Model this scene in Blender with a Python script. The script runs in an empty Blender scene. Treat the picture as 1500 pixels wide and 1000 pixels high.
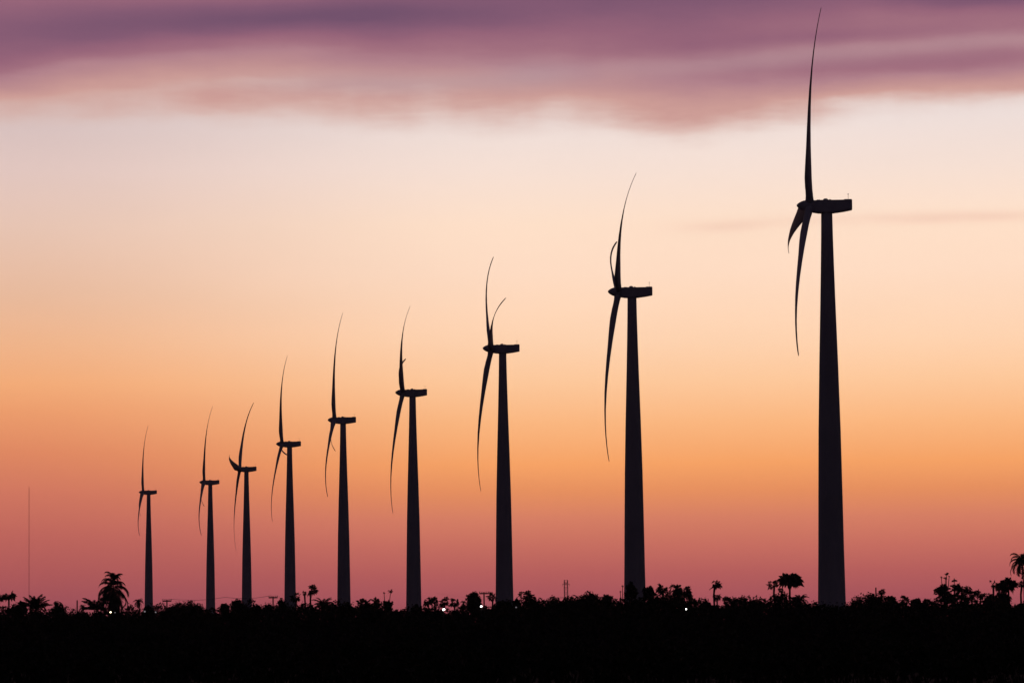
import bpy, math, random
from mathutils import Vector, Matrix

# ------------------------------------------------------------------ basics
scene = bpy.context.scene
col = scene.collection
PI = math.pi
R = math.radians

FOC = 6000.0                      # focal length in photograph pixels (1500 wide)
PITCH = math.atan(430.0 / FOC)
ROLL = R(0.45)
EYE = Vector((0, 0, 2.5))
FW = Vector((0, math.cos(PITCH), math.sin(PITCH)))
_r = Vector((1, 0, 0))
_u = Vector((0, -math.sin(PITCH), math.cos(PITCH)))
RT = _r * math.cos(ROLL) - _u * math.sin(ROLL)
UP = _r * math.sin(ROLL) + _u * math.cos(ROLL)


def sight(x, y, d):
    """world point seen at photograph pixel (x, y) at depth d (survey of the photograph)"""
    return EYE + d * (FW + RT * ((x - 750) / FOC) + UP * ((500 - y) / FOC))


def lin(c):
    out = []
    for v in c:
        v /= 255.0
        out.append(v / 12.92 if v <= 0.04045 else ((v + 0.055) / 1.055) ** 2.4)
    return (*out, 1.0)


# ------------------------------------------------------------------ materials
def material(name, c1, c2, scale=3.0, rough=0.7, bump=0.0, stretch=(1, 1, 1), spec=0.3):
    m = bpy.data.materials.new(name)
    m.use_nodes = True
    nt = m.node_tree
    b = nt.nodes['Principled BSDF']
    tc = nt.nodes.new('ShaderNodeTexCoord')
    mp = nt.nodes.new('ShaderNodeMapping')
    mp.inputs['Scale'].default_value = stretch
    n = nt.nodes.new('ShaderNodeTexNoise')
    n.inputs['Scale'].default_value = scale
    n.inputs['Detail'].default_value = 5
    cr = nt.nodes.new('ShaderNodeValToRGB')
    cr.color_ramp.elements[0].position = 0.35
    cr.color_ramp.elements[1].position = 0.7
    cr.color_ramp.elements[0].color = (*c1, 1)
    cr.color_ramp.elements[1].color = (*c2, 1)
    nt.links.new(tc.outputs['Object'], mp.inputs['Vector'])
    nt.links.new(mp.outputs['Vector'], n.inputs['Vector'])
    nt.links.new(n.outputs['Fac'], cr.inputs['Fac'])
    nt.links.new(cr.outputs['Color'], b.inputs['Base Color'])
    b.inputs['Roughness'].default_value = rough
    b.inputs['Specular IOR Level'].default_value = spec
    if bump:
        bp = nt.nodes.new('ShaderNodeBump')
        bp.inputs['Strength'].default_value = bump
        nt.links.new(n.outputs['Fac'], bp.inputs['Height'])
        nt.links.new(bp.outputs['Normal'], b.inputs['Normal'])
    return m


def glow_material(name, c, strength):
    m = bpy.data.materials.new(name)
    m.use_nodes = True
    b = m.node_tree.nodes['Principled BSDF']
    b.inputs['Base Color'].default_value = (*c, 1)
    b.inputs['Emission Color'].default_value = (*c, 1)
    b.inputs['Emission Strength'].default_value = strength
    return m


M_TOWER = material('tower_paint', (0.60, 0.60, 0.62), (0.74, 0.74, 0.75), 0.35, 0.75, 0.05, (1, 1, .15), 0.15)
M_PAINT = material('turbine_paint', (0.68, 0.68, 0.70), (0.80, 0.80, 0.82), 0.8, 0.65, 0, (1, 1, 1), 0.2)
M_STEEL = material('galvanised_steel', (0.16, 0.16, 0.17), (0.26, 0.26, 0.27), 2.0, 0.6)
M_LAMPPOST = material('weathered_post', (0.03, 0.028, 0.026), (0.06, 0.055, 0.05), 2.0, 0.8)
M_MAST = material('mast_paint', (0.30, 0.07, 0.05), (0.38, 0.10, 0.07), 0.05, 0.6)
M_WOOD = material('pole_timber', (0.05, 0.04, 0.03), (0.11, 0.085, 0.06), 4.0, 0.9)
M_BARK = material('bark', (0.045, 0.035, 0.028), (0.12, 0.095, 0.07), 3.0, 0.95)
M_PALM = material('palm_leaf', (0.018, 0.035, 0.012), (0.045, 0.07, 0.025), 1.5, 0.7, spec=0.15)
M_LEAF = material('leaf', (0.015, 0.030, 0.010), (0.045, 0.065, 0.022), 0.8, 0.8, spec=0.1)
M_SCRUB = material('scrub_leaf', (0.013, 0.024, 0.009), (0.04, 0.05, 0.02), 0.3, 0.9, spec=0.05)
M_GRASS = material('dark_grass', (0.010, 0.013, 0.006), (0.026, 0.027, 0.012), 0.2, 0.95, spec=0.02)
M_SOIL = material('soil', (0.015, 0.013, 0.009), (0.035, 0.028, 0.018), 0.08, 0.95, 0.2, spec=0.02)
M_WHITE_LIGHT = glow_material('white_lamp_light', (1.0, 0.97, 0.92), 7.0)
M_DIM_LIGHT = glow_material('dim_lamp_light', (0.85, 0.80, 0.85), 0.22)
M_WARM_LIGHT = glow_material('warm_lamp_light', (1.0, 0.78, 0.45), 7.0)


# ------------------------------------------------------------------ mesh helpers
class MB:
    def __init__(self):
        self.v = []
        self.f = []

    def quad(self, a, b, c, d):
        n = len(self.v)
        self.v += [tuple(a), tuple(b), tuple(c), tuple(d)]
        self.f.append((n, n + 1, n + 2, n + 3))

    def tri(self, a, b, c):
        n = len(self.v)
        self.v += [tuple(a), tuple(b), tuple(c)]
        self.f.append((n, n + 1, n + 2))

    def rings(self, rings, caps=True):
        n0 = len(self.v)
        k = len(rings[0])
        for r in rings:
            self.v += [tuple(p) for p in r]
        for i in range(len(rings) - 1):
            for j in range(k):
                a = n0 + i * k + j
                b = n0 + i * k + (j + 1) % k
                self.f.append((a, b, b + k, a + k))
        if caps:
            self.f.append(tuple(n0 + j for j in reversed(range(k))))
            e = n0 + (len(rings) - 1) * k
            self.f.append(tuple(e + j for j in range(k)))

    def tube(self, pts, rads, k=8):
        pts = [Vector(p) for p in pts]
        rings = []
        for i, p in enumerate(pts):
            t = (pts[min(i + 1, len(pts) - 1)] - pts[max(i - 1, 0)]).normalized()
            a = t.cross(Vector((0.3, 1, 0.1))).normalized()
            b = t.cross(a)
            rings.append([p + (a * math.cos(2 * PI * j / k) + b * math.sin(2 * PI * j / k)) * rads[i] for j in range(k)])
        self.rings(rings)

    def lathe(self, prof, axis='z', k=32, org=(0, 0, 0)):
        o = Vector(org)
        rings = []
        for r, h in prof:
            ring = []
            for j in range(k):
                c, s = r * math.cos(2 * PI * j / k), r * math.sin(2 * PI * j / k)
                ring.append(o + (Vector((c, s, h)) if axis == 'z' else Vector((h, c, s))))
            rings.append(ring)
        self.rings(rings)

    def box(self, lo, hi):
        x0, y0, z0 = lo
        x1, y1, z1 = hi
        self.rings([[(x0, y0, z0), (x1, y0, z0), (x1, y1, z0), (x0, y1, z0)],
                    [(x0, y0, z1), (x1, y0, z1), (x1, y1, z1), (x0, y1, z1)]])

    def build(self, name, mat, parent=None, smooth=False, loc=None):
        me = bpy.data.meshes.new(name)
        me.from_pydata(self.v, [], self.f)
        me.materials.append(mat)
        if smooth:
            me.polygons.foreach_set('use_smooth', [True] * len(me.polygons))
        me.update()
        o = bpy.data.objects.new(name, me)
        col.objects.link(o)
        if parent is not None:
            o.parent = parent
        if loc is not None:
            o.location = loc
        return o


def tag(o, label, cat, group=None):
    o['label'] = label
    o['category'] = cat
    if group:
        o['group'] = group
    return o


def thing(name, label, cat, loc, group=None, rz=0.0):
    o = bpy.data.objects.new(name, None)
    col.objects.link(o)
    o.location = loc
    o.rotation_euler = (0, 0, rz)
    return tag(o, label, cat, group)


def copy_part(src, parent):
    o = src.copy()
    col.objects.link(o)
    o.parent = parent
    return o


# ------------------------------------------------------------------ the ground
def ground():
    xs = [-40000, -12000, -4000, -1500] + [-700 + 50 * i for i in range(29)] + [1500, 4000, 12000, 40000]
    ys = [-8000, -1500, -300] + [50 * i for i in range(-2, 31)] + [2000, 3000, 5000, 12000, 40000]
    rnd = random.Random(4)
    b = MB()
    for y in ys:
        for x in xs:
            near = abs(x) < 690 and 100 < y < 1490
            b.v.append((x, y, rnd.uniform(-0.12, 0.12) if near else 0.0))
    n = len(xs)
    for j in range(len(ys) - 1):
        for i in range(n - 1):
            b.f.append((j * n + i, j * n + i + 1, (j + 1) * n + i + 1, (j + 1) * n + i))
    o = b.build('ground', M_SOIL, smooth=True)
    o['kind'] = 'structure'


ground()

# ------------------------------------------------------------------ wind turbines
TURB = [  # hub pixel, nacelle length px, rotor azimuth, yaw, tilt, tip offset, blade length, lift, bend, label
    ((1186, 299), 81, 21.7, -0.5, 4.9, -1.29, 37.4, -0.35, 0.066, 'tallest and nearest wind turbine, its tower standing at the right-hand end of the row'),
    ((905.7, 425.3), 65.2, 52.5, 1.6, 4.8, 0.54, 39.4, -0.36, 0.092, 'second tallest wind turbine, a curled short blade beside its upright one'),
    ((719.7, 509), 54, -45.7, 4.1, 4.5, 0.55, 40.4, -0.28, 0.100, 'third tallest wind turbine, two blades up in a V shape and one down'),
    ((590, 574.3), 46.6, 49.8, 1.8, 5.1, 0.07, 39.5, -0.18, 0.095, 'fourth tallest wind turbine, its short blade hooking over the upright one'),
    ((489.8, 613.8), 41.5, 16.2, 1.4, 4.6, 0.37, 39.5, -0.34, 0.090, 'fifth tallest wind turbine, middle of the row, its two lower blades crossing'),
    ((413, 649.5), 36.4, 25.7, -0.4, 5.1, 0.32, 39.2, -0.20, 0.090, 'sixth tallest wind turbine, its short blade ending against its own tower'),
    ((351.2, 685.5), 32.0, -37.2, -3.4, 6.1, 0.18, 40.9, -0.44, 0.090, 'wind turbine with a short blade hooked up to the left above its nose'),
    ((299, 705), 29.3, 13.9, 4.3, 5.1, 1.06, 39.8, -0.42, 0.095, 'second smallest wind turbine, beside the one with the hooked blade'),
    ((209.6, 720.3), 26.4, 11.1, 5.5, 4.6, -0.09, 38.3, -0.2, 0.088, 'smallest and farthest wind turbine, beside the tall coconut palm'),
]


def blade_mesh(L, bend, tip):
    A = bend - tip / L
    b = MB()
    # x fraction, chord, thickness, twist (deg)
    st = [(.012, 1.45, 1.45, 0), (.03, 1.42, 1.42, 0), (.06, 1.55, 1.25, 20), (.10, 2.05, 1.0, 24), (.15, 2.5, .80, 22),
          (.2, 2.55, .64, 20), (.25, 2.4, .52, 18.5), (.3, 2.2, .43, 17), (.4, 1.85, .34, 15.5), (.5, 1.55, .27, 14), (.6, 1.28, .21, 12.5),
          (.7, .98, .15, 10.5), (.78, .82, .125, 9.5), (.85, .70, .11, 8.5), (.91, .60, .10, 8), (.96, .50, .09, 8), (.985, .40, .085, 8), (1.0, .24, .07, 8)]
    K = 18
    rings = []
    for x, c, t, tw in st:
        e = L * (-A * x + bend * x ** 3.5)
        c, t = c * 1.14, t * (1.12 + .5 * max(0, x - .3))
        tw = R(tw * (1.12 + .35 * x))
        ring = []
        round_ = max(0.0, 1 - max(0, x - .03) / .1)
        for j in range(K):
            a = 2 * PI * j / K
            u = math.cos(a)
            prof = 1 - .35 * (1 - round_) * (u * .5 + .5)
            p = u * c / 2 + (1 - round_) * -.18 * c
            q = math.sin(a) * t / 2 * prof
            # local: z along the blade, y in the rotor plane, x downwind
            ring.append((e + p * math.sin(tw) + q * math.cos(tw), p * math.cos(tw) - q * math.sin(tw), x * L))
        rings.append(ring)
    b.rings(rings)
    return b


def nacelle_mb():
    b = MB()
    # cross-sections along x (downwind), origin at the rotor axis height, x=0 at the blade axis
    secs = [(0.40, .75, -.95, .9), (0.62, 1.0, -1.22, .98), (1.6, 1.15, -1.36, 1.03), (3.0, 1.2, -1.42, 1.02), (4.4, 1.2, -1.36, 1.02),
            (6.3, 1.15, -1.10, 1.04), (7.45, 1.05, -.88, 1.06), (7.78, .98, -.82, 1.03)]
    rings = []
    for x, hw, z0, z1 in secs:
        r = .3
        ring = []
        for cx, cz, a0 in ((hw - r, z1 - r * .5, 0), (-(hw - r), z1 - r * .5, 90), (-(hw - r), z0 + r, 180), (hw - r, z0 + r, 270)):
            for q in range(4):
                a = R(a0 + q * 30)
                ring.append((x, cx + r * math.cos(a), cz + r * math.sin(a) * (.5 if a0 < 170 else 1)))
        rings.append(ring)
    b.rings(rings)
    return b


def hatch_mb():
    b = MB()
    b.lathe([(.50, 0), (.50, .1), (.42, .26), (.26, .36), (.05, .39)], k=16, org=(2.95, 0, .99))
    return b


def ridge_mb():
    b = MB()
    b.box((3.55, -.35, 1.0), (3.95, .35, 1.17))
    return b


def front_cover_mb():
    b = MB()
    b.box((1.3, -.6, 1.0), (1.9, .6, 1.1))
    return b


def cooler_mb():
    b = MB()
    b.box((6.35, -.75, 1.02), (7.7, .75, 1.15))
    return b


def anemometer_mb():
    b = MB()
    b.tube([(7.15, .45, 1.0), (7.15, .45, 2.1)], [.035, .03], 6)
    b.tube([(7.15, .2, 2.0), (7.15, .7, 2.0)], [.03, .03], 6)
    for y in (.2, .7):
        b.tube([(7.15, y, 2.0), (7.15, y, 2.28)], [.03, .07], 6)
    return b


def spinner_mb():
    b = MB()
    prof = [(.03, -2.42), (.22, -2.32), (.45, -2.1), (.72, -1.7), (.93, -1.2), (1.07, -.6), (1.12, 0), (1.1, .35), (1.0, .55)]
    b.lathe(prof, axis='x', k=32)
    return b


def tower_mb(h):
    b = MB()
    prof = [(0, 2.07), (4.5, 2.2), (10, 2.45), (17, 2.82), (28, 3.48), (40, 4.08), (52, 4.45), (62, 4.72), (72, 5.1), (80, 5.4)]
    pts = []
    for dh, dia in reversed(prof):
        z = h - dh
        if z > 0.3:
            pts.append((dia / 2, z))
    pts = [(2.75, 0.0)] + pts
    full = []
    # flange rings: a small proud band at each section joint
    for (r0, z0), (r1, z1) in zip(pts, pts[1:]):
        full.append((r0, z0))
        if z1 - z0 > 6:
            full.append((r0 + (r1 - r0) * .96 + .0, z0 + (z1 - z0) * .96))
            full.append((r1 + .015, z0 + (z1 - z0) * .965))
    full.append(pts[-1])
    b.lathe(full, k=48)
    return b


proto = {}
for i, (hp, nl, az, yaw, tilt, tip, L, dy, bend, label) in enumerate(TURB):
    d = FOC / (nl / 10.2)
    H = sight(hp[0], hp[1], d) + Vector((0, 0, dy))
    yaw = R(yaw)
    base = Vector((H.x + 3.12 * math.cos(yaw), H.y + 3.12 * math.sin(yaw), 0))
    t = thing('wind_turbine', label, 'wind turbine', base, 'wind turbines standing in a receding row', yaw)
    hub = Vector((-3.12, 0, H.z))
    top = H.z - 1.30
    tower_mb(top).build('tower', M_TOWER, t, True)
    if not proto:
        na = nacelle_mb().build('nacelle', M_PAINT, t, False, hub)
        ha = hatch_mb().build('roof_dome', M_PAINT, na, True)
        ri = ridge_mb().build('roof_hatch', M_PAINT, na)
        fc = front_cover_mb().build('roof_cover', M_PAINT, na)
        co_ = cooler_mb().build('cooler', M_PAINT, na)
        an = anemometer_mb().build('anemometer', M_STEEL, na)
        sp = spinner_mb().build('hub', M_PAINT, t, True, hub)
        proto = dict(na=na, ch=(ha, ri, fc, co_, an), sp=sp)
    else:
        na = copy_part(proto['na'], t)
        na.location = hub
        for c in proto['ch']:
            copy_part(c, na)
        sp = copy_part(proto['sp'], t)
        sp.location = hub
    sp.rotation_euler = (0, R(tilt) * .6, 0)
    bl0 = None
    for k in range(3):
        if bl0 is None:
            bl = bl0 = blade_mesh(L, bend, tip).build('blade', M_PAINT, t, True)
        else:
            bl = copy_part(bl0, t)
        # azimuth measured from straight up, positive towards the viewer (-y), then the rotor tilt
        bl.matrix_local = Matrix.Translation(hub) @ Matrix.Rotation(R(tilt), 4, 'Y') @ Matrix.Rotation(R(az + 120 * k), 4, 'X')


# ------------------------------------------------------------------ plants
def rdir(rnd, zmin=-1.0, zmax=1.0):
    z = rnd.uniform(zmin, zmax)
    a = rnd.uniform(0, 2 * PI)
    s = math.sqrt(max(0, 1 - z * z))
    return Vector((s * math.cos(a), s * math.sin(a), z))


def leaf_quad(b, p, s, rnd, asp=.55):
    n = rdir(rnd)
    a = n.cross(rdir(rnd)).normalized() * s
    c = n.cross(a).normalized() * s * asp
    b.quad(p - a, p - c, p + a, p + c)


def trunk_pts(H, lean, rnd, n=6, wob=.15):
    out = []
    lx, ly = lean
    for i in range(n + 1):
        t = i / n
        out.append(Vector((lx * t ** 1.6 + rnd.uniform(-wob, wob) * (0 < i < n), ly * t ** 1.6, H * t)))
    return out


def fan_leaf(b, p, direction, rad, rnd, K=6):
    d = direction.normalized()
    side = d.cross(rdir(rnd)).normalized()
    nrm = d.cross(side)
    for k in range(K):
        a = R(-92 + 184 * k / (K - 1)) + rnd.uniform(-.12, .12)
        v = (d * math.cos(a) + side * math.sin(a))
        l = rad * (1 - .22 * abs(a) / 1.6) * rnd.uniform(.75, 1.2)
        w = v.cross(nrm).normalized() * l * .19
        tipv = p + v * l + Vector((0, 0, -.15 * l)) + nrm * rnd.uniform(-.15, .15) * l
        m = p + v * l * .62
        b.quad(p, m - w, tipv, m + w)


def palm_head(b, c, W, rnd, n, ragged, flat, wind):
    for k in range(n):
        dr = rdir(rnd, -.7, 1.0)
        if ragged and rnd.random() < ragged:
            continue
        dr = Vector((dr.x + wind, dr.y, dr.z * flat)).normalized()
        pl = W * rnd.uniform(.22, .62) * rnd.uniform(.8, 1.15)
        p = c + Vector((dr.x, dr.y, dr.z * flat)) * pl
        w = Vector((-dr.y, dr.x, .01)).normalized() * .04
        b.quad(c - w, c + w, p + w * .7, p - w * .7)
        fan_leaf(b, p, dr, W * rnd.uniform(.42, .85), rnd)


def fan_palm(t, H, W, lean, rnd, n=15, ragged=0.0, flat=1.0, wind=None):
    W *= 1.05
    if wind is None:
        wind = rnd.uniform(.0, .45)
    hs = max(H - W * flat * .95, H * .3)
    tp = trunk_pts(hs, lean, rnd, 6, .2)
    tr = MB()
    r0 = max(.15, min(.26, H * .017))
    # ringed trunk, thicker where old leaf bases cling under the head
    tr.tube(tp, [r0 * (1.3 if i == 0 else 1 - .18 * i / 6) * (1.25 if i == 6 else 1) for i in range(7)], 8)
    tr.build('trunk', M_BARK, t)
    cr = MB()
    c = tp[-1]
    palm_head(cr, c, W, rnd, n, ragged, flat, wind)
    for _ in range(5):                                   # dead leaves hanging under the head
        q = c + Vector((rnd.uniform(-.2, .3), rnd.uniform(-.2, .2), -.1))
        fan_leaf(cr, q, Vector((rnd.uniform(-.5, .7), rnd.uniform(-.5, .5), -1)), W * rnd.uniform(.4, .7), rnd, 4)
    cr.build('crown', M_PALM, t)


def frond(b, c, az, el, L, droop, rnd, wl=.2):
    n = 14
    p = Vector(c)
    e = el
    hd = Vector((math.cos(az), math.sin(az), 0))
    step = L / n
    pts = [p.copy()]
    for k in range(n):
        p = p + (hd * math.cos(e) + Vector((0, 0, 1)) * math.sin(e)) * step
        e -= droop * (0.5 + 1.2 * k / n) / n
        pts.append(p.copy())
    side = Vector((-hd.y, hd.x, 0))
    for k in range(n):
        w = .05 * (1 - k / n) + .012
        a, q = pts[k], pts[k + 1]
        b.quad(a - side * w, a + side * w, q + side * w * .9, q - side * w * .9)
        b.quad(a + Vector((0, 0, w)), a - Vector((0, 0, w)), q - Vector((0, 0, w * .9)), q + Vector((0, 0, w * .9)))
        if k < 1:
            continue
        f = k / n
        ll = L * wl * (math.sin(PI * min(1, .15 + .8 * f)) * .9 + .2)
        tan = (q - a).normalized()
        for s in (-1, 1):
            for h in (0.0, .33, .67):
                o = a.lerp(q, h)
                dv = (side * s * rnd.uniform(.6, .95) + tan * .65 + Vector((0, 0, -rnd.uniform(.25, .85)))).normalized() * ll * rnd.uniform(.8, 1.1)
                ww = tan * step * .30
                b.quad(o - ww, o + ww, o + dv * .65 + ww * .8, o + dv)


def feather_palm(t, H, W, lean, rnd, n=22, droop=2.0, elmin=-35, elmax=82, depth=0.0, rise=.62, frondlen=1.2, topshort=1.0, wl=.2, jit=9):
    c_h = max(H - W * rise, .4)
    tp = trunk_pts(c_h, lean, rnd)
    tr = MB()
    tr.tube(tp, [.24 if i == 0 else .17 - .006 * i for i in range(7)], 8)
    tr.build('trunk', M_BARK, t)
    cr = MB()
    for k in range(n):
        az = 2 * PI * (k * .381966 + rnd.uniform(-.04, .04))
        f = (k + .5) / n
        el = R(elmax + (elmin - elmax) * f + rnd.uniform(-jit, jit))
        c = tp[-1] + Vector((0, 0, -depth * f))
        L = W * frondlen * rnd.uniform(.85, 1.12) * (topshort + (1 - topshort) * min(1, f * 1.6))
        frond(cr, c, az, el, L, droop * rnd.uniform(.75, 1.2), rnd, wl)
    cr.build('crown', M_PALM, t)


def clump(b, p, r, n, s, rnd):
    for _ in range(n):
        q = p + rdir(rnd) * r * rnd.random() ** .45
        leaf_quad(b, q, s * rnd.uniform(.6, 1.25), rnd)


def broad_tree(t, H, W, rnd, low=.25, dense=1.0, squash=1.0, leaf=.3, smooth=False):
    """round or ragged crown: limbs, then leaf clumps over the shell of an ellipsoid and inside it"""
    tr = MB()
    W *= 1.15
    hz = min((H - H * low) / 2, W * 1.05 + .6)
    cz = H - hz
    lim = H - hz * 1.6
    tr.tube(trunk_pts(lim, (rnd.uniform(-.2, .2) * W, 0), rnd, 4), [.28, .22, .2, .18, .16], 8)
    cr = MB()
    nc = int((26 + 9 * W) * dense)
    for k in range(nc):
        d = rdir(rnd, -.8, 1)
        rr = (rnd.uniform(.88, 1.0) if smooth else rnd.uniform(.5, 1.0)) if k % 3 else rnd.uniform(.1, .6)
        r = rnd.uniform(.16, .3) * min(W, hz) + .25
        p = Vector((d.x * (W - r * .7), d.y * (W - r * .7), d.z * (hz - r * .7) * squash)) * rr + Vector((0, 0, cz))
        clump(cr, p, r, int(34 + 30 * r), leaf, rnd)
        if k % 4 == 0:
            a = Vector((0, 0, lim * .85))
            m = a.lerp(p, .5) + Vector((0, 0, .2))
            tr.tube([a, m, p], [.09, .06, .02], 5)
    tr.build('trunk', M_BARK, t)
    cr.build('crown', M_LEAF, t)


def tuft(b, p, r, rnd, n=9):
    for _ in range(n):
        d = rdir(rnd, -.5, 1)
        l = r * rnd.uniform(.7, 1.15)
        s = d.cross(rdir(rnd)).normalized() * l * .24
        b.quad(p + d * l * .1, p + d * l * .6 - s, p + d * l + Vector((0, 0, -.15 * l)), p + d * l * .6 + s)
    clump(b, p, r * .45, 14, r * .3, rnd)


def candelabra_tree(t, H, tips, rnd, r0=.15):
    """bare forked stems ending in big-leaved tufts; tips = (dx, height, tuft radius)"""
    tr, cr = MB(), MB()
    fork = Vector((0, 0, H * .45))
    tr.tube([(0, 0, 0), (.05, 0, H * .25), fork], [r0 * 1.6, r0 * 1.3, r0 * 1.1], 8)
    for dx, hz, r in tips:
        p = Vector((dx, rnd.uniform(-.6, .6), hz))
        m = fork.lerp(p, .55) + Vector((dx * .12, 0, -.1 * abs(dx)))
        tr.tube([fork, m, p], [r0 * .85, r0 * .65, r0 * .45], 6)
        tuft(cr, p, r, rnd, 12)
        if r > .8:
            for _ in range(5):
                tuft(cr, p + rdir(rnd) * r * .8, r * .75, rnd, 9)
    tr.build('trunk', M_BARK, t)
    cr.build('crown', M_PALM, t)


G_FAN = 'fan palms on the dark skyline'
G_FEA = 'feather palms on the dark skyline'
G_TREE = 'leafy trees on the dark skyline'

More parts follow.
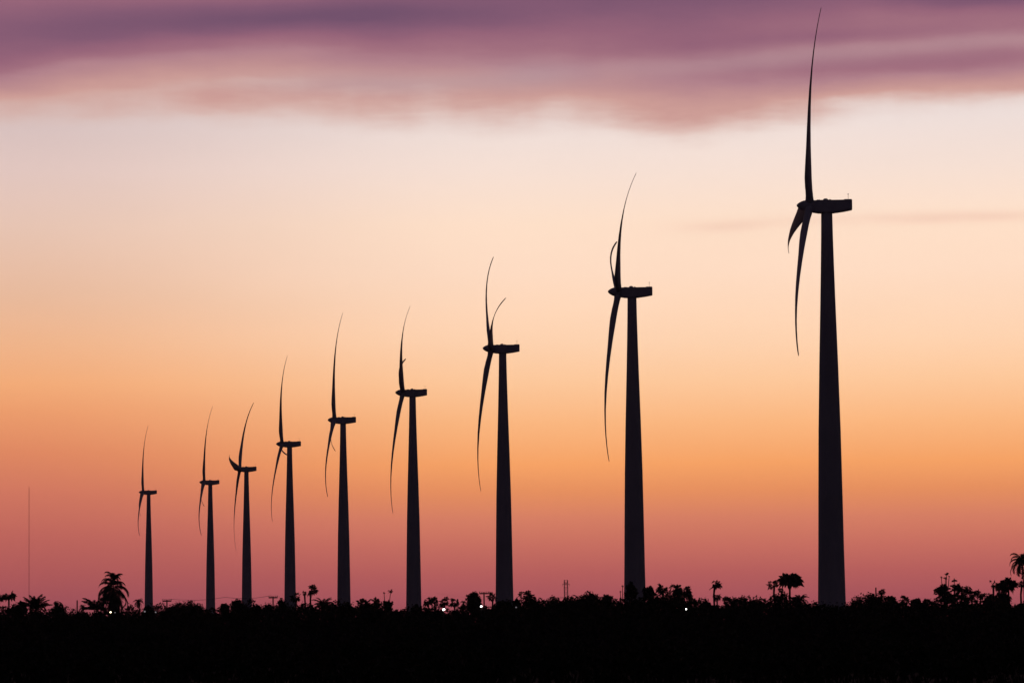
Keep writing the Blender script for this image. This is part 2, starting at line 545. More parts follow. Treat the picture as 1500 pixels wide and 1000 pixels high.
# kind, x, y of the crown top, half-width (px), depth, options, label
PLANTS = [
    ('fan', -1, 867, 7, 960, dict(), 'fan palm cut by the left edge of the photo'),
    ('fan', 13, 862, 10, 930, dict(lean=.3, flat=.8), 'flat-topped fan palm on bare stems, first clear palm from the left edge'),
    ('broad', 31, 876, 9, 900, dict(low=.1), 'ragged low tree between the flat-topped fan palm and the fan-spread young palm'),
    ('feather', 52, 866, 17, 900, dict(n=22, droop=.9, elmin=25, rise=1.5, frondlen=1.55), 'young palm with stiff fronds spread like a fan, below the thin mast'),
    ('broad', 86, 878, 12, 900, dict(low=.05), 'low square-topped leafy tree midway between the thin mast and the tall coconut palm'),
    ('feather', 121, 883, 7, 900, dict(n=12, droop=2.6), 'tiny drooping palm just left of the young palm beside the tall coconut palm'),
    ('feather', 138, 867, 17, 905, dict(n=26, droop=1.3, elmin=15, rise=1.45, frondlen=1.5), 'young feather palm close to the left of the tall coconut palm'),
    ('coco', 166, 832, 23, 910, dict(), 'tall coconut palm with a thick drooping crown, left of the smallest turbine'),
    ('feather', 203, 874, 10, 890, dict(n=16, droop=2.6), 'short palm with curled fronds squeezed between coconut palm and smallest turbine'),
    ('broad', 272, 878, 37, 860, dict(low=.02, dense=3.2, leaf=.2, smooth=True), 'wide smooth dome-shaped tree right of the smallest turbine'),
    ('broad', 329, 879, 7, 900, dict(low=.2, dense=.8), 'small pointed tree just right of the second smallest turbine'),
    ('broad', 348, 875, 10, 900, dict(low=.1), 'bushy tree against the left of the tower with the hooked blade'),
    ('broad', 378, 882, 8, 880, dict(low=.1, dense=.8), 'low tree just right of the tower with the hooked blade'),
    ('broad', 392, 885, 6, 880, dict(low=.1, dense=.7), 'smallest tree left of the utility pole near the sixth turbine'),
    ('broad', 412, 876, 8, 930, dict(low=.45), 'round crowned tree between a utility pole and the sixth turbine'),
    ('fan', 434, 864, 9, 930, dict(ragged=.2), 'fan palm half in front of the right edge of the sixth turbine tower'),
    ('fan', 456, 854, 9, 930, dict(lean=.4), 'tall fan palm with a spiky round head right of the sixth turbine'),
    ('fan', 446, 863, 4.5, 950, dict(n=12), 'little side fan palm tucked under the spiky round headed one'),
    ('feather', 473, 872, 14, 900, dict(n=24, droop=1.5, lean=-.6, elmin=0, rise=1.0, frondlen=1.35), 'leaning feather palm between the spiky fan palm and the fifth turbine'),
    ('broad', 511, 878, 8, 880, dict(low=.1, dense=.8), 'dark tree at the foot of the fifth turbine'),
    ('fan', 532, 874, 11, 900, dict(flat=.8), 'squat fan palm first to the right of the fifth turbine'),
    ('fan', 552, 873, 9, 900, dict(ragged=.1), 'spiky fan palm with upright leaves left of the thin forked tree'),
    ('candel', 566, 861, 6, 900, dict(tips=[(.9, 0, .75), (-.5, -.6, .35), (.2, -2.4, 1.0)]), 'thin forked tree with tufts at its tips, midway between fifth and fourth turbine'),
    ('broad', 568, 877, 6, 890, dict(low=.3), 'rounded bushy tree under the thin forked tree'),
    ('broad', 584, 886, 9, 860, dict(low=.05, dense=.7), 'low mound of a tree just left of the fourth turbine'),
    ('broad', 611, 882, 7, 870, dict(low=.1, dense=.8), 'dark low tree at the foot of the fourth turbine'),
    ('fan', 627, 871, 8, 920, dict(), 'fan palm first to the right of the fourth turbine'),
    ('fan', 637, 872, 7, 940, dict(), 'second fan palm right of the fourth turbine, touching the first'),
    ('fan', 651, 872, 8, 930, dict(lean=.3), 'fan palm directly above the brightest white lamp'),
    ('fan', 667, 873, 8, 930, dict(lean=.7), 'fan palm on a curved stem just right of the brightest lamp'),
    ('feather', 679, 877, 7, 930, dict(n=10, droop=2.4), 'arching little palm left of the big round tree by the third turbine'),
    ('broad', 694, 864, 13, 920, dict(low=.15, dense=1.2), 'big round headed tree between brightest lamp and third turbine'),
    ('fan', 722, 865, 8, 930, dict(ragged=.15), 'fan palm touching the left side of the third turbine tower'),
    ('broad', 735, 876, 10, 880, dict(low=.1), 'dark tree across the foot of the third turbine'),
    ('fan', 756, 874, 7, 920, dict(), 'short fan palm touching the right side of the third turbine tower'),
    ('fan', 771, 861, 10, 930, dict(lean=.6), 'tall fan palm with a leaning trunk right of the third turbine'),
    ('broad', 780, 873, 6, 910, dict(low=.3), 'small tree under the leaning fan palm right of the third turbine'),
    ('broad', 808, 872, 17, 870, dict(low=.02, leaf=.26), 'low spreading tree left of the lattice pylon'),
    ('broad', 836, 873, 10, 870, dict(low=.02, leaf=.26), 'small tree hiding the foot of the lattice pylon'),
    ('broad', 862, 864, 24, 850, dict(low=.02, dense=2.2, leaf=.26, smooth=True), 'broad dome-shaped tree between the lattice pylon and second turbine'),
    ('broad', 889, 867, 11, 860, dict(low=.02, dense=1.2, leaf=.26), 'smaller dome-shaped tree leaning against the broad one by the second turbine'),
    ('candel', 912, 855, 5, 880, dict(tips=[(0, 0, .4), (-.5, -1.2, .3), (.6, -2.2, .5)]), 'wispy thin tree just left of the second turbine tower'),
    ('broad', 924, 849, 9, 890, dict(low=.3, dense=.8), 'tree in front of the left half of the second turbine tower'),
    ('broad', 951, 854, 9, 890, dict(low=.2), 'dark tree touching the right edge of the second turbine tower'),
    ('fan', 971, 855, 10, 900, dict(flat=.8), 'fan palm in the gap right of the second turbine'),
    ('fan', 987, 852, 10, 900, dict(), 'left one of two touching fan palms above a white lamp right of the second turbine'),
    ('fan', 1001, 852, 12, 910, dict(), 'right one of two touching fan palms above a white lamp right of the second turbine'),
    ('fan', 1010, 864, 6, 915, dict(n=14), 'small fan palm at the right end of the palm cluster after the second turbine'),
    ('fan', 1047, 846, 9, 930, dict(lean=.5, flat=.95, wind=.5, n=16), 'lone tall fan palm, wind-blown head, between the second and nearest turbines'),
    ('fan', 1050, 867, 6, 920, dict(n=16), 'small fan palm against the trunk of the lone tall one'),
    ('fan', 1064, 872, 7, 900, dict(), 'low fan palm just right of the lone tall fan palm'),
    ('fan', 1074, 869, 8, 900, dict(), 'spiky low fan palm in the middle of the row after the lone tall palm'),
    ('fan', 1086, 871, 7, 905, dict(), 'low fan palm at the right end of the row after the lone tall palm'),
    ('broad', 1103, 872, 13, 870, dict(low=.02, leaf=.26), 'low hedge-like tree left of the twin-headed palms'),
    ('fan', 1134, 847, 8, 925, dict(lean=-.2), 'smaller boxy-headed palm left of the umbrella-shaped palm near the nearest turbine'),
    ('umbrella', 1157, 839, 16, 925, dict(), 'wide umbrella-shaped palm left of the nearest turbine'),
    ('fan', 1145, 858, 5, 930, dict(n=12), 'little palm head on a slanting stem under the umbrella-shaped palm'),
    ('feather', 1171, 866, 13, 890, dict(n=24, droop=1.8, elmin=-10, rise=.9, frondlen=1.3), 'drooping palm between the umbrella-shaped palm and the nearest turbine'),
    ('broad', 1274, 865, 34, 690, dict(low=.02, dense=2.6, leaf=.2, smooth=True), 'large smooth dome-shaped tree right of the nearest turbine'),
    ('fan', 1291, 861, 6, 900, dict(flat=.7), 'small flat fan palm peeping over the large dome-shaped tree'),
    ('broad', 1305, 869, 8, 860, dict(low=.2), 'ragged tree at the right shoulder of the large dome-shaped tree'),
    ('fan', 1322, 869, 8, 900, dict(), 'low fan palm first in the row right of the large dome-shaped tree'),
    ('broad', 1341, 871, 9, 860, dict(low=.1), 'low bushy tree in the row right of the large dome-shaped tree'),
    ('fan', 1357, 873, 7, 900, dict(), 'low fan palm last before the tufted tall tree at the right'),
    ('candel', 1383, 836, 12, 880, dict(tips=[(.5, 0, .7), (.3, -1.0, .5), (-.6, -.9, .35), (1.1, -.8, .3), (-1.4, -3.2, 1.1), (.0, -3.0, 1.5), (1.0, -3.6, 1.2), (-.8, -4.2, 1.2), (.9, -5.0, 1.3)]), 'tall tufted tree with a bare stalk above its dark crown, left of sloping trees'),
    ('candel', 1400, 845, 12, 885, dict(tips=[(-.4, 0, .8), (-.5, -1.1, 1.0), (.5, -1.5, 1.0), (1.6, -2.0, 1.1), (.3, -2.7, 1.2), (-.6, -3.4, 1.2), (1.4, -3.6, 1.1)]), 'sloping tree touching the right side of the tufted tall tree'),
    ('candel', 1420, 858, 12, 890, dict(tips=[(-.5, 0, .9), (.7, -.5, .95), (1.9, -.9, .95), (.5, -1.6, .9), (2.6, -1.7, .7), (-.8, -2.4, 1.0), (1.5, -2.6, .7)]), 'lower sloping tree, second to the right of the tufted one'),
    ('fan', 1436, 866, 6, 900, dict(n=12, ragged=.2), 'little drooping fan palm between the sloping trees and the right-hand palm group'),
    ('fan', 1447, 863, 8, 900, dict(), 'low fan palm at the left foot of the right-hand palm group'),
    ('fan', 1455, 847, 8, 905, dict(ragged=.25), 'spiky thin fan palm standing up at the left of the right-hand palm group'),
    ('fan', 1464, 849, 8, 910, dict(ragged=.15), 'fan palm between the spiky thin one and the dense headed palm at right'),
    ('fan', 1477, 843, 13, 900, dict(n=40), 'dense dark fan palm left of the tall coconut palm at the right edge'),
    ('broad', 1468, 861, 13, 895, dict(low=.05, dense=1.1), 'leafy tree filling the space under the dense headed palm at right'),
    ('broad', 1449, 871, 9, 890, dict(low=.05), 'low leafy tree at the left foot of the right-hand palm group, under the spiky palm'),
    ('coco2', 1496, 805, 22, 860, dict(), 'tall slender coconut palm cut by the right edge of the photo'),
    ('fan', 1497, 846, 8, 905, dict(), 'fan palm behind the slender coconut trunk at the right edge'),
]

for i, (kind, x, y, hw, d, opt, label) in enumerate(PLANTS):
    rnd = random.Random(1000 + i * 7)
    p = sight(x, y, d)
    H = p.z
    W = hw * d / FOC
    base = Vector((p.x, p.y, -.15))
    opt = dict(opt)
    lean = opt.pop('lean', rnd.uniform(-.4, .7))
    if kind in ('fan', 'umbrella'):
        t = thing('fan_palm', label, 'palm', base - Vector((lean * 1.0, 0, 0)), G_FAN)
        if kind == 'umbrella':
            fan_palm(t, H, W * 1.0, (lean, 0), rnd, 46, 0, .55, .12)
        else:
            fan_palm(t, H, W * 1.1, (lean, rnd.uniform(-.3, .3)), rnd, **opt)
    elif kind == 'feather':
        t = thing('feather_palm', label, 'palm', base - Vector((lean, 0, 0)), G_FEA)
        feather_palm(t, H, W, (lean, 0), rnd, **opt)
    elif kind == 'coco':
        lean = -.1
        t = thing('coconut_palm', label, 'palm', base, G_FEA)
        feather_palm(t, H, W, (lean, 0), rnd, 52, 2.4, -70, 86, depth=4.2, rise=.60, frondlen=1.75, topshort=.42, wl=.25, jit=22)
    elif kind == 'coco2':
        t = thing('coconut_palm', label, 'palm', base + Vector((.9, 0, 0)), G_FEA)
        feather_palm(t, H, W, (-.9, 0), rnd, 24, 2.2, -45, 80, depth=.4)
    elif kind == 'broad':
        t = thing('leafy_tree', label, 'tree', base, G_TREE)
        broad_tree(t, H, W, rnd, **opt)
    else:
        t = thing('tufted_tree', label, 'tree', base, G_TREE)
        candelabra_tree(t, H, [(dx, H + dz - r * .8, r) for dx, dz, r in opt['tips']], rnd)


# ------------------------------------------------------------------ the scrub belt in front and the field
PROF = [(-900, 886), (-200, 890), (0, 892), (80, 894), (150, 896), (210, 895), (235, 893), (305, 893), (330, 889), (400, 891), (440, 884), (470, 886), (540, 888), (590, 892), (650, 894),
        (700, 888), (750, 882), (800, 876), (840, 879), (900, 881), (960, 868), (1000, 870), (1020, 882), (1050, 885), (1100, 876), (1150, 874), (1192, 883),
        (1240, 883), (1300, 881), (1330, 879), (1370, 880), (1400, 885), (1450, 884), (1500, 885), (1700, 884), (2400, 882)]


def prof(x):
    for (x0, y0), (x1, y1) in zip(PROF, PROF[1:]):
        if x0 <= x <= x1:
            return y0 + (y1 - y0) * (x - x0) / (x1 - x0)
    return 888


def scrub_belt():
    rnd = random.Random(77)
    b = MB()
    x = -700.0
    n = 0
    while x < 2300:
        inside = -120 < x < 1620
        for row, (d0, d1, y0, y1) in enumerate(((690, 725, -3, 4), (820, 880, -7, 3), (650, 690, 3, 12), (600, 650, 12, 30))):
            xx = x + rnd.uniform(-10, 10)
            d = rnd.uniform(d0, d1)
            lump = 3.5 * math.sin(xx * .071 + 1.3) * math.sin(xx * .023 + .4) if row < 2 else 0
            top = sight(xx, prof(xx) + rnd.uniform(y0, y1) - max(-1.5, lump) - (rnd.uniform(3, 7) if row == 1 and rnd.random() < .18 else 0), d)
            hh = top.z
            w = rnd.uniform(1.5, 2.6)
            cnt = (300 if row < 2 else 160) if inside else 60
            ph = rnd.uniform(0, 6)
            for _ in range(cnt):
                th = rnd.uniform(0, 2 * PI)
                rr = math.sqrt(rnd.random())
                ztop = hh * (1 - .20 * rr * rr) * (1 - .05 * (1 + math.sin(3 * th + ph)) * rr)
                q = Vector((top.x + w * rr * math.cos(th), top.y + w * rr * math.sin(th), ztop - hh * .55 * rnd.random() ** 2.2))
                leaf_quad(b, q, rnd.uniform(.18, .36) if inside else .6, rnd)
            if row < 2 and inside and rnd.random() < .45:
                # a stray sprig above the bush
                o = Vector((top.x + rnd.uniform(-w, w) * .6, top.y, hh * .9))
                for _ in range(10):
                    leaf_quad(b, o + Vector((rnd.uniform(-.4, .4), rnd.uniform(-.4, .4), rnd.uniform(0, 1.3))), rnd.uniform(.12, .25), rnd)
            # lower skirt down to the ground
            for _ in range(70 if inside else 25):
                q = Vector((top.x + rnd.uniform(-w, w), top.y + rnd.uniform(-1.5, 1.0), rnd.uniform(0, hh * .62)))
                leaf_quad(b, q, rnd.uniform(.4, .7), rnd)
            n += 1
        x += rnd.uniform(7, 11) if inside else 24
    # scattered low scrub reaching forward over the field
    for _ in range(900):
        d = 190 + 420 * rnd.random() ** .75
        xx = rnd.uniform(-.16, .16) * d
        hh = rnd.uniform(.5, 1.5) + (d - 190) / 420 * rnd.uniform(0, 1.8)
        w = hh * rnd.uniform(.8, 1.6)
        for _ in range(60):
            th = rnd.uniform(0, 2 * PI)
            rr = math.sqrt(rnd.random())
            q = Vector((xx + w * rr * math.cos(th), d + w * rr * math.sin(th), hh * (1 - .5 * rr * rr) * (1 - rnd.random() ** 2.0)))
            leaf_quad(b, q, rnd.uniform(.14, .32), rnd)
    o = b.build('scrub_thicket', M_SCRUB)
    o['label'] = 'dark unbroken belt of scrub running along the foot of the skyline'
    o['category'] = 'scrub'
    o['kind'] = 'stuff'


scrub_belt()


def grass_field():
    rnd = random.Random(5)
    b = MB()
    for _ in range(16000):
        y = 170 + 430 * rnd.random() ** .8
        x = rnd.uniform(-.19, .19) * y
        h = rnd.uniform(.25, .75)
        for k in range(3):
            a = rnd.uniform(0, 2 * PI)
            w = Vector((math.cos(a), math.sin(a), 0)) * rnd.uniform(.05, .14)
            o = Vector((x + rnd.uniform(-.3, .3), y + rnd.uniform(-.3, .3), -.1))
            b.tri(o - w, o + w, o + Vector((rnd.uniform(-.3, .3), rnd.uniform(-.3, .3), h)))
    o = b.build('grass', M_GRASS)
    o['label'] = 'rough dark grass over the black field in front of the scrub'
    o['category'] = 'grass'
    o['kind'] = 'stuff'


grass_field()

# ------------------------------------------------------------------ poles, pylon, mast
G_POLE = 'wooden utility poles on the skyline'


def utility_pole(x, y, hw, d, label, rz=0.0, cross=True):
    p = sight(x, y, d)
    t = thing('utility_pole', label, 'utility pole', (p.x, p.y, 0), G_POLE, rz)
    m = MB()
    m.tube([(0, 0, -.1), (0, 0, p.z + .15)], [.20, .14], 10)
    m.build('post', M_WOOD, t)
    if cross:
        w = hw * d / FOC
        m = MB()
        m.box((-w, .14, p.z - .32), (w, .30, p.z - .06))
        m.build('crossarm', M_WOOD, t)
        for s in (-.92, -.45, .45, .92):
            m = MB()
            m.lathe([(.05, 0), (.11, .1), (.07, .18), (.11, .26), (.03, .34)], k=8, org=(s * w, .22, p.z - .06))
            m.build('insulator', M_STEEL, t, True)
    return p


up1 = utility_pole(244.5, 878.5, 6.5, 880, 'T-shaped utility pole just right of the smallest turbine')
up2 = utility_pole(400, 873.5, 6.5, 880, 'T-shaped utility pole just left of the sixth turbine')
up3 = utility_pole(709, 867.5, 7, 860, 'T-shaped utility pole just left of the third turbine')
utility_pole(1012, 870, 3.5, 900, 'short utility pole at the right end of the palm cluster after the second turbine', R(50))
utility_pole(113, 879.5, 3, 900, 'bare slim utility post left of the tall coconut palm', cross=False)
utility_pole(1283, 861, 3, 880, 'bare slim utility post on the large dome-shaped tree near the nearest turbine', cross=False)


def pylon(x, y, d):
    p = sight(x, y, d)
    H = p.z
    t = thing('lattice_pylon', 'lattice steel pylon with three crossarms between the third and second turbines', 'pylon', (p.x, p.y, 0), None, R(12))
    m = MB()
    lv = []
    for k in range(13):
        f = k / 12
        z = H * f
        w = 2.6 - 1.65 * min(1, f / .6) if f < .6 else .95
        lv.append((z, w))
    r = .13
    for (z0, w0), (z1, w1) in zip(lv, lv[1:]):
        c0 = [Vector((sx * w0, sy * w0, z0)) for sx, sy in ((-1, -1), (1, -1), (1, 1), (-1, 1))]
        c1 = [Vector((sx * w1, sy * w1, z1)) for sx, sy in ((-1, -1), (1, -1), (1, 1), (-1, 1))]
        for j in range(4):
            m.tube([c0[j], c1[j]], [r, r], 5)
            m.tube([c0[j], c1[(j + 1) % 4]], [r * .55, r * .55], 4)
            m.tube([c1[j], c1[(j + 1) % 4]], [r * .5, r * .5], 4)
    m.build('lattice_frame', M_STEEL, t)
    for f, w in ((.93, 2.2), (.70, 4.2), (.47, 4.6)):
        m = MB()
        z = H * f
        for s in (-1, 1):
            for yy in (-.8, .8):
                m.tube([(0, yy, z + .5), (s * w, 0, z)], [.09, .06], 5)
                m.tube([(0, yy, z - .25), (s * w, 0, z)], [.09, .06], 5)
            m.tube([(s * w, 0, z), (s * w, 0, z - 1.1)], [.09, .09], 5)
        m.build('crossarm', M_STEEL, t)
    return p


py = pylon(829, 849, 2400)


def mast(x, y, d):
    p = sight(x, y, d)
    H = p.z
    t = thing('radio_mast', 'very thin tall red mast alone at the far left of the skyline', 'mast', (p.x, p.y, 0))
    m = MB()
    w = .34
    cs = [Vector((w * math.cos(a), w * math.sin(a), 0)) for a in (R(90), R(210), R(330))]
    for c in cs:
        m.tube([c, c + Vector((0, 0, H))], [.045, .045], 5)
    n = int(H / 1.6)
    for k in range(n):
        z0, z1 = Vector((0, 0, H * k / n)), Vector((0, 0, H * (k + 1) / n))
        for j in range(3):
            m.tube([cs[j] + z0, cs[(j + 1) % 3] + z1], [.018, .018], 3)
    m.build('lattice_shaft', M_MAST, t)
    m = MB()
    m.tube([(0, 0, H), (0, 0, H + 2)], [.06, .03], 5)
    m.build('lightning_rod', M_MAST, t)
    for f in (.33, .66, .97):
        for a in (R(30), R(150), R(270)):
            m = MB()
            m.tube([(.3 * math.cos(a), .3 * math.sin(a), H * f), (H * .42 * math.cos(a), H * .42 * math.sin(a), 0)], [.012, .012], 3)
            m.build('guy_wire', M_STEEL, t)


mast(42.6, 714, 3400)


def cable(pts, label):
    m = MB()
    for a, b in zip(pts, pts[1:]):
        seg = []
        for k in range(13):
            f = k / 12
            q = a.lerp(b, f)
            q.z -= 4 * f * (1 - f) * (b - a).length * .02
            seg.append(q)
        m.tube(seg, [.035] * 13, 4)
    o = m.build('power_line', M_STEEL)
    tag(o, label, 'cable')


off = Vector((0, .22, .25))
cable([up1 + off + Vector((.6, 0, 0)), sight(330, 874, 900), up2 + off + Vector((-.6, 0, 0))], 'thin wire slung between the T-shaped poles beside the smallest and sixth turbines')
cable([py + Vector((-4.2, 0, -py.z * .30 - 1.1)), sight(640, 868, 2500)], 'faint wire running left from the lattice pylon')

# ------------------------------------------------------------------ air
def haze():
    m = MB()
    m.box((-3500, -60, -1.5), (3500, 4300, 150))
    mat = bpy.data.materials.new('evening_air')
    mat.use_nodes = True
    n = mat.node_tree
    for q in list(n.nodes):
        n.nodes.remove(q)
    v = n.nodes.new('ShaderNodeVolumePrincipled')
    v.inputs['Color'].default_value = (.88, .82, .9, 1)
    v.inputs['Density'].default_value = 3.0e-5
    v.inputs['Anisotropy'].default_value = 0.3
    o = n.nodes.new('ShaderNodeOutputMaterial')
    n.links.new(v.outputs[0], o.inputs['Volume'])
    h = m.build('haze', mat)
    h['kind'] = 'stuff'
    h['label'] = 'thin evening haze hanging over the whole plain'
    h['category'] = 'haze'


haze()

# ------------------------------------------------------------------ lamps
G_LAMP = 'lit lamps among the scrub'


def lamp(x, y, d, r, mat, label, rz=0.0):
    p = sight(x, y, d)
    t = thing('street_lamp', label, 'street lamp', (p.x, p.y, 0), G_LAMP, rz)
    m = MB()
    m.tube([(0, .25, -.1), (0, .25, p.z * .6), (0, .22, p.z + r + .12)], [.10, .08, .06], 8)
    m.build('pole', M_LAMPPOST, t)
    m = MB()
    m.lathe([(r * .4, r * 1.35), (r * 1.15, r * 1.0), (r * 1.25, r * .75), (r * 1.1, r * .72)], k=16, org=(0, 0, p.z))
    m.build('lamp_head', M_LAMPPOST, t, True)
    m = MB()
    m.lathe([(r * .08, -r), (r * .55, -r * .82), (r * .88, -r * .45), (r, 0), (r * .92, r * .4), (r * .6, r * .7)], k=16, org=(0, 0, p.z))
    m.build('bulb', mat, t, True)


lamp(650, 892, 648, .19, M_WHITE_LIGHT, 'brightest white lamp, right of the fourth turbine foot')
lamp(705, 887.5, 648, .15, M_WHITE_LIGHT, 'bright white lamp below the utility pole left of the third turbine')
lamp(1005, 891.5, 648, .12, M_WHITE_LIGHT, 'white lamp under the twin fan palms right of the second turbine')
lamp(162, 896, 648, .13, M_WARM_LIGHT, 'warm yellow lamp under the tall coconut palm at left')
lamp(168.5, 896.5, 647, .09, M_DIM_LIGHT, 'faint bluish lamp close beside the warm yellow one')
lamp(212, 895, 648, .14, M_DIM_LIGHT, 'dim lamp left of the smallest turbine foot')
lamp(228, 896, 648, .12, M_DIM_LIGHT, 'dim lamp right of the smallest turbine foot')
lamp(756, 888.8, 648, .12, M_DIM_LIGHT, 'dim lamp at the right foot of the third turbine')


# ------------------------------------------------------------------ sky
SKY_STRENGTH = 0.15
world = bpy.data.worlds.new('World')
scene.world = world
world.use_nodes = True
nt = world.node_tree
for n in list(nt.nodes):
    nt.nodes.remove(n)
NEW = nt.nodes.new
LNK = nt.links.new


def val(x):
    return x


def math_(op, a, b=None, c=None, clamp=False):
    n = NEW('ShaderNodeMath')
    n.operation = op
    n.use_clamp = clamp
    for i, q in enumerate((a, b, c)):
        if q is None:
            continue
        if isinstance(q, (int, float)):
            n.inputs[i].default_value = q
        else:
            LNK(q, n.inputs[i])
    return n.outputs[0]


def sstep(x, lo, hi):
    n = NEW('ShaderNodeMapRange')
    n.interpolation_type = 'SMOOTHSTEP'
    LNK(x, n.inputs['Value'])
    n.inputs['From Min'].default_value = lo
    n.inputs['From Max'].default_value = hi
    return n.outputs['Result']


def ramp(fac, stops):
    n = NEW('ShaderNodeValToRGB')
    cr = n.color_ramp
    stops = sorted(stops)
    cr.elements[0].position, cr.elements[0].color = stops[0][0], stops[0][1]
    cr.elements[1].position, cr.elements[1].color = stops[-1][0], stops[-1][1]
    for p, c in stops[1:-1]:
        e = cr.elements.new(p)
        e.color = c
    LNK(fac, n.inputs['Fac'])
    return n.outputs['Color']


def mix(fac, a, b):
    n = NEW('ShaderNodeMix')
    n.data_type = 'RGBA'
    if isinstance(fac, (int, float)):
        n.inputs['Factor'].default_value = fac
    else:
        LNK(fac, n.inputs['Factor'])
    for s, q in ((6, a), (7, b)):
        if isinstance(q, tuple):
            n.inputs[s].default_value = q
        else:
            LNK(q, n.inputs[s])
    return n.outputs[2]


tc = NEW('ShaderNodeTexCoord')
sep = NEW('ShaderNodeSeparateXYZ')
LNK(tc.outputs['Generated'], sep.inputs[0])
AZ = math_('ARCTAN2', sep.outputs['X'], sep.outputs['Y'])     # angle from north, radians
EL = math_('ARCSINE', sep.outputs['Z'])                       # elevation, radians
# sky coordinates: one unit = 1/6 rad, u across, v up from the horizon
U = math_('MULTIPLY', AZ, 6.0)
V = math_('MULTIPLY', EL, 6.0)


def uv(x, y):
    return (x - 750) / 1000.0, (930 - .0079 * (x - 750) - y) / 1000.0


def noise(su, sv, off, detail=4, rough=.55):
    cmb = NEW('ShaderNodeCombineXYZ')
    LNK(math_('MULTIPLY', U, su), cmb.inputs[0])
    LNK(math_('MULTIPLY', V, sv), cmb.inputs[1])
    cmb.inputs[2].default_value = off
    n = NEW('ShaderNodeTexNoise')
    n.inputs['Scale'].default_value = 1.0
    n.inputs['Detail'].default_value = detail
    n.inputs['Roughness'].default_value = rough
    LNK(cmb.outputs[0], n.inputs['Vector'])
    return math_('SUBTRACT', n.outputs['Fac'], .5)


NB = noise(1.6, 7.0, 3.3, 3, .5)          # broad billows
NF = noise(5.0, 26.0, 9.1, 5, .6)         # fine streaks
NM = noise(3.6, 15.0, 55.0, 6, .62)         # mottled wisps
NW = noise(2.2, 4.0, 21.7, 3, .5)         # lazy warp of the layers
# gently warped height used by the cloud layers
VW = math_('ADD', V, math_('ADD', math_('MULTIPLY', NW, .030), math_('MULTIPLY', NF, .010)))


def blob(x, y, a, b, amt, slope=0.0, v=None):
    """soft elongated patch of cloud centred on a sky direction"""
    u0, v0 = uv(x, y)
    du = math_('SUBTRACT', U, u0)
    dv = math_('SUBTRACT', v if v is not None else VW, v0)
    if slope:
        dv = math_('SUBTRACT', dv, math_('MULTIPLY', du, slope))
    qa = math_('POWER', math_('ABSOLUTE', math_('DIVIDE', du, a / 1000.0)), 2.0)
    qb = math_('POWER', math_('ABSOLUTE', math_('DIVIDE', dv, b / 1000.0)), 2.0)
    e = math_('EXPONENT', math_('MULTIPLY', math_('ADD', qa, qb), -1.0))
    return math_('MULTIPLY', e, amt)


def stops(lst):
    return [((930 - y) / 1000.0, lin(c)) for y, c in lst]


clear_left = ramp(V, stops([
    (0, (196, 172, 178)), (180, (210, 188, 186)), (250, (221, 194, 187)), (330, (227, 193, 176)), (430, (230, 184, 155)), (500, (237, 178, 137)),
    (560, (242, 170, 119)), (600, (236, 156, 108)), (660, (224, 136, 98)), (720, (210, 119, 97)), (780, (192, 102, 93)), (840, (174, 89, 90)), (880, (159, 81, 90)), (925, (125, 64, 76))]))
clear_right = ramp(V, stops([
    (0, (215, 200, 204)), (180, (233, 217, 212)), (250, (241, 219, 207)), (330, (250, 220, 197)), (400, (252, 218, 193)), (500, (252, 209, 174)),
    (560, (252, 199, 154)), (620, (251, 183, 128)), (680, (248, 164, 102)), (720, (234, 146, 96)), (760, (217, 128, 101)), (800, (201, 111, 97)), (840, (183, 95, 93)), (880, (166, 84, 92)), (925, (130, 65, 76))]))
clear = mix(sstep(U, -.78, .05), clear_left, clear_right)
# a thin warm streak of cloud low on the right
streak = math_('ADD', blob(1065, 333, 70, 9, .32, .02, V), math_('ADD', blob(1450, 322, 180, 9, .34, 0, V), blob(1270, 325, 160, 9, .20, 0, V)), clamp=True)
streak = math_('MULTIPLY', streak, sstep(NF, -.40, .10))
clear = mix(streak, clear, lin((228, 182, 163)))

uneven = math_('ADD', 1.0, math_('ADD', math_('MULTIPLY', NB, .06), math_('MULTIPLY', NM, .035)))
vm = NEW('ShaderNodeVectorMath')
vm.operation = 'SCALE'
LNK(clear, vm.inputs[0])
LNK(uneven, vm.inputs['Scale'])
clear = vm.outputs[0]
# the cloud bank: t grows upwards from its lower edge
edge = math_('ADD', blob(985, 180, 230, 4000, -.016, 0, V), blob(1560, 180, 190, 4000, .004, 0, V))
edge = math_('ADD', edge, blob(1010, 190, 150, 4000, -.012, 0, V))
edge = math_('ADD', edge, blob(690, 170, 150, 4000, -.010, 0, V))
edge = math_('ADD', edge, .930 - .174)
edge = math_('ADD', edge, math_('MULTIPLY', noise(6, 1.0, 5.0, 3), .035))
T = math_('DIVIDE', math_('SUBTRACT', VW, edge), .155)
extra = [
    blob(120, 52, 430, 30, .42, .03), blob(450, 30, 230, 17, .30, .02), blob(-20, 95, 190, 26, .35, .1), blob(-60, 125, 200, 18, .15),
    blob(700, 30, 260, 25, .12, 0), blob(520, 122, 330, 20, -.14, 0), blob(1120, 92, 330, 14, -.06, .04), blob(1480, 68, 140, 10, -.05, .05),
    blob(1220, 62, 260, 12, .18, .03), blob(1440, 8, 190, 18, .30, 0), blob(820, 105, 60, 20, .10), blob(1000, 150, 230, 22, -.06),
    blob(1350, 106, 320, 26, .42, .02), blob(900, 60, 240, 20, .08), blob(250, 5, 400, 10, -.15, 0), blob(300, 110, 200, 26, -.12, .1), blob(960, 40, 150, 60, -.05)]
for e in extra:
    T = math_('ADD', T, e)
T = math_('ADD', T, math_('ADD', math_('MULTIPLY', NB, .26), math_('ADD', math_('MULTIPLY', NF, .16), math_('MULTIPLY', NM, .22))))
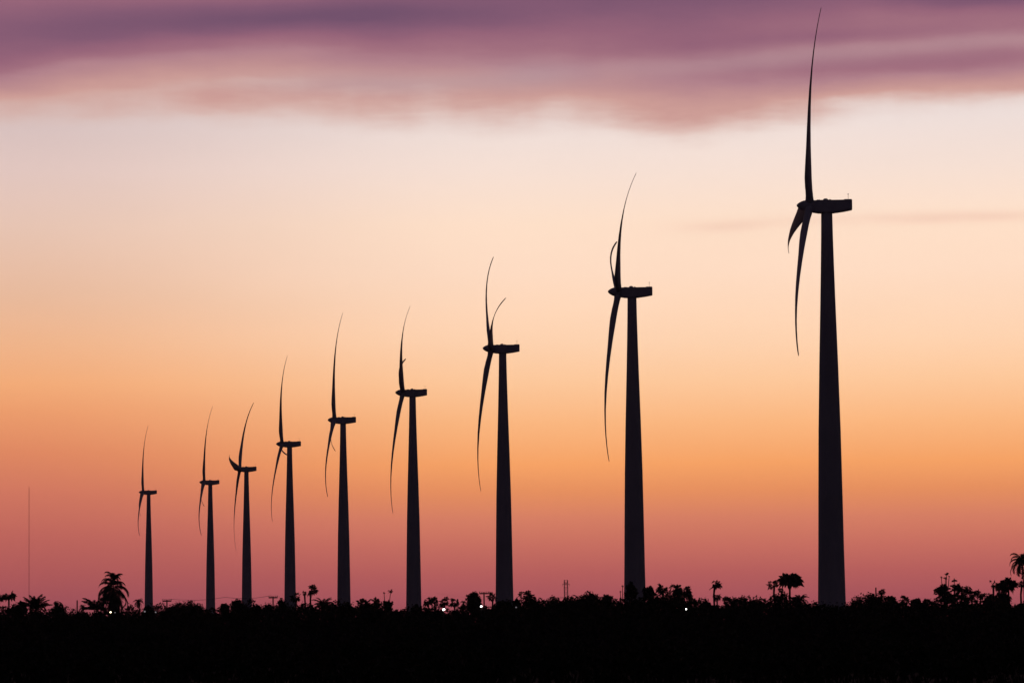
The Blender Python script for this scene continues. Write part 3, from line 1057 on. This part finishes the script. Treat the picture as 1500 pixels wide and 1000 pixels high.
cloud_col = ramp(math_('MULTIPLY', T, .67), [(.0, lin((212, 180, 170))), (.06, lin((207, 166, 156))), (.14, lin((201, 154, 147))), (.25, lin((188, 141, 141))),
                         (.40, lin((173, 127, 136))), (.52, lin((158, 109, 124))), (.66, lin((146, 98, 118))), (.82, lin((128, 88, 112))), (1.0, lin((112, 80, 106)))])
alpha = sstep(T, -.10, .24)
grey = math_('ADD', math_('ADD', blob(570, 124, 230, 17, .6), blob(1120, 92, 330, 15, .3, .04)), math_('ADD', blob(1480, 68, 150, 10, .15, .05), blob(790, 108, 70, 18, .3)), clamp=True)
cloud_col = mix(grey, cloud_col, lin((180, 150, 156)))
dusk = mix(alpha, clear, cloud_col)

# away from the afterglow the sky goes dim: use the angle to the sunset point
sun_dir = (math.sin(R(2.0)) * math.cos(R(4.5)), math.cos(R(2.0)) * math.cos(R(4.5)), math.sin(R(4.5)))
dot = NEW('ShaderNodeVectorMath')
dot.operation = 'DOT_PRODUCT'
LNK(tc.outputs['Generated'], dot.inputs[0])
dot.inputs[1].default_value = sun_dir
ang = math_('ARCCOSINE', dot.outputs['Value'])
glow = math_('SUBTRACT', 1.0, sstep(ang, R(13), R(48)))
glow = math_('MULTIPLY', glow, sstep(EL, R(-1.5), R(-.2)))
bg1 = NEW('ShaderNodeBackground')
LNK(dusk, bg1.inputs['Color'])
bg1.inputs['Strength'].default_value = 1.085
# the rest of the twilight dome: physical sky with the sun below the horizon
sky = NEW('ShaderNodeTexSky')
sky.sky_type = 'NISHITA'
sky.sun_disc = False
sky.sun_elevation = R(-2.0)
sky.sun_rotation = R(2.0)
bg2 = NEW('ShaderNodeBackground')
# thin mauve cloud, dimly lit, over the rest of the dome
cover = sstep(noise(1.1, 1.3, 40.0, 4), -.25, .2)
LNK(mix(cover, sky.outputs['Color'], (0.10, 0.062, 0.155, 1)), bg2.inputs['Color'])
bg2.inputs['Strength'].default_value = SKY_STRENGTH
add = NEW('ShaderNodeMixShader')
LNK(glow, add.inputs[0])
LNK(bg2.outputs[0], add.inputs[1])
LNK(bg1.outputs[0], add.inputs[2])
out = NEW('ShaderNodeOutputWorld')
LNK(add.outputs[0], out.inputs['Surface'])

# the sun itself, just set behind the turbines
sl = bpy.data.lights.new('sun', 'SUN')
sl.energy = 2.0
sl.angle = R(0.5)
sl.color = (1.0, .82, .62)
so = bpy.data.objects.new('sun', sl)
col.objects.link(so)
sv = Vector((math.sin(R(2)) * math.cos(R(-2)), math.cos(R(2)) * math.cos(R(-2)), math.sin(R(-2))))
so.rotation_euler = sv.to_track_quat('Z', 'Y').to_euler()
so.location = (0, 0, 200)

# ------------------------------------------------------------------ camera and render settings
cam = bpy.data.cameras.new('camera')
cam.sensor_width = 36
cam.lens = 36 * FOC / 1500
cam.clip_end = 100000
cam.clip_start = 1
co = bpy.data.objects.new('camera', cam)
col.objects.link(co)
m3 = Matrix((RT, UP, -FW)).transposed()
co.matrix_world = Matrix.Translation(EYE) @ m3.to_4x4()
scene.camera = co

vs = scene.view_settings
vs.view_transform = 'Standard'
vs.look = 'None'
vs.exposure = 0
vs.gamma = 1
vs.use_curve_mapping = False
scene.cycles.max_bounces = 4
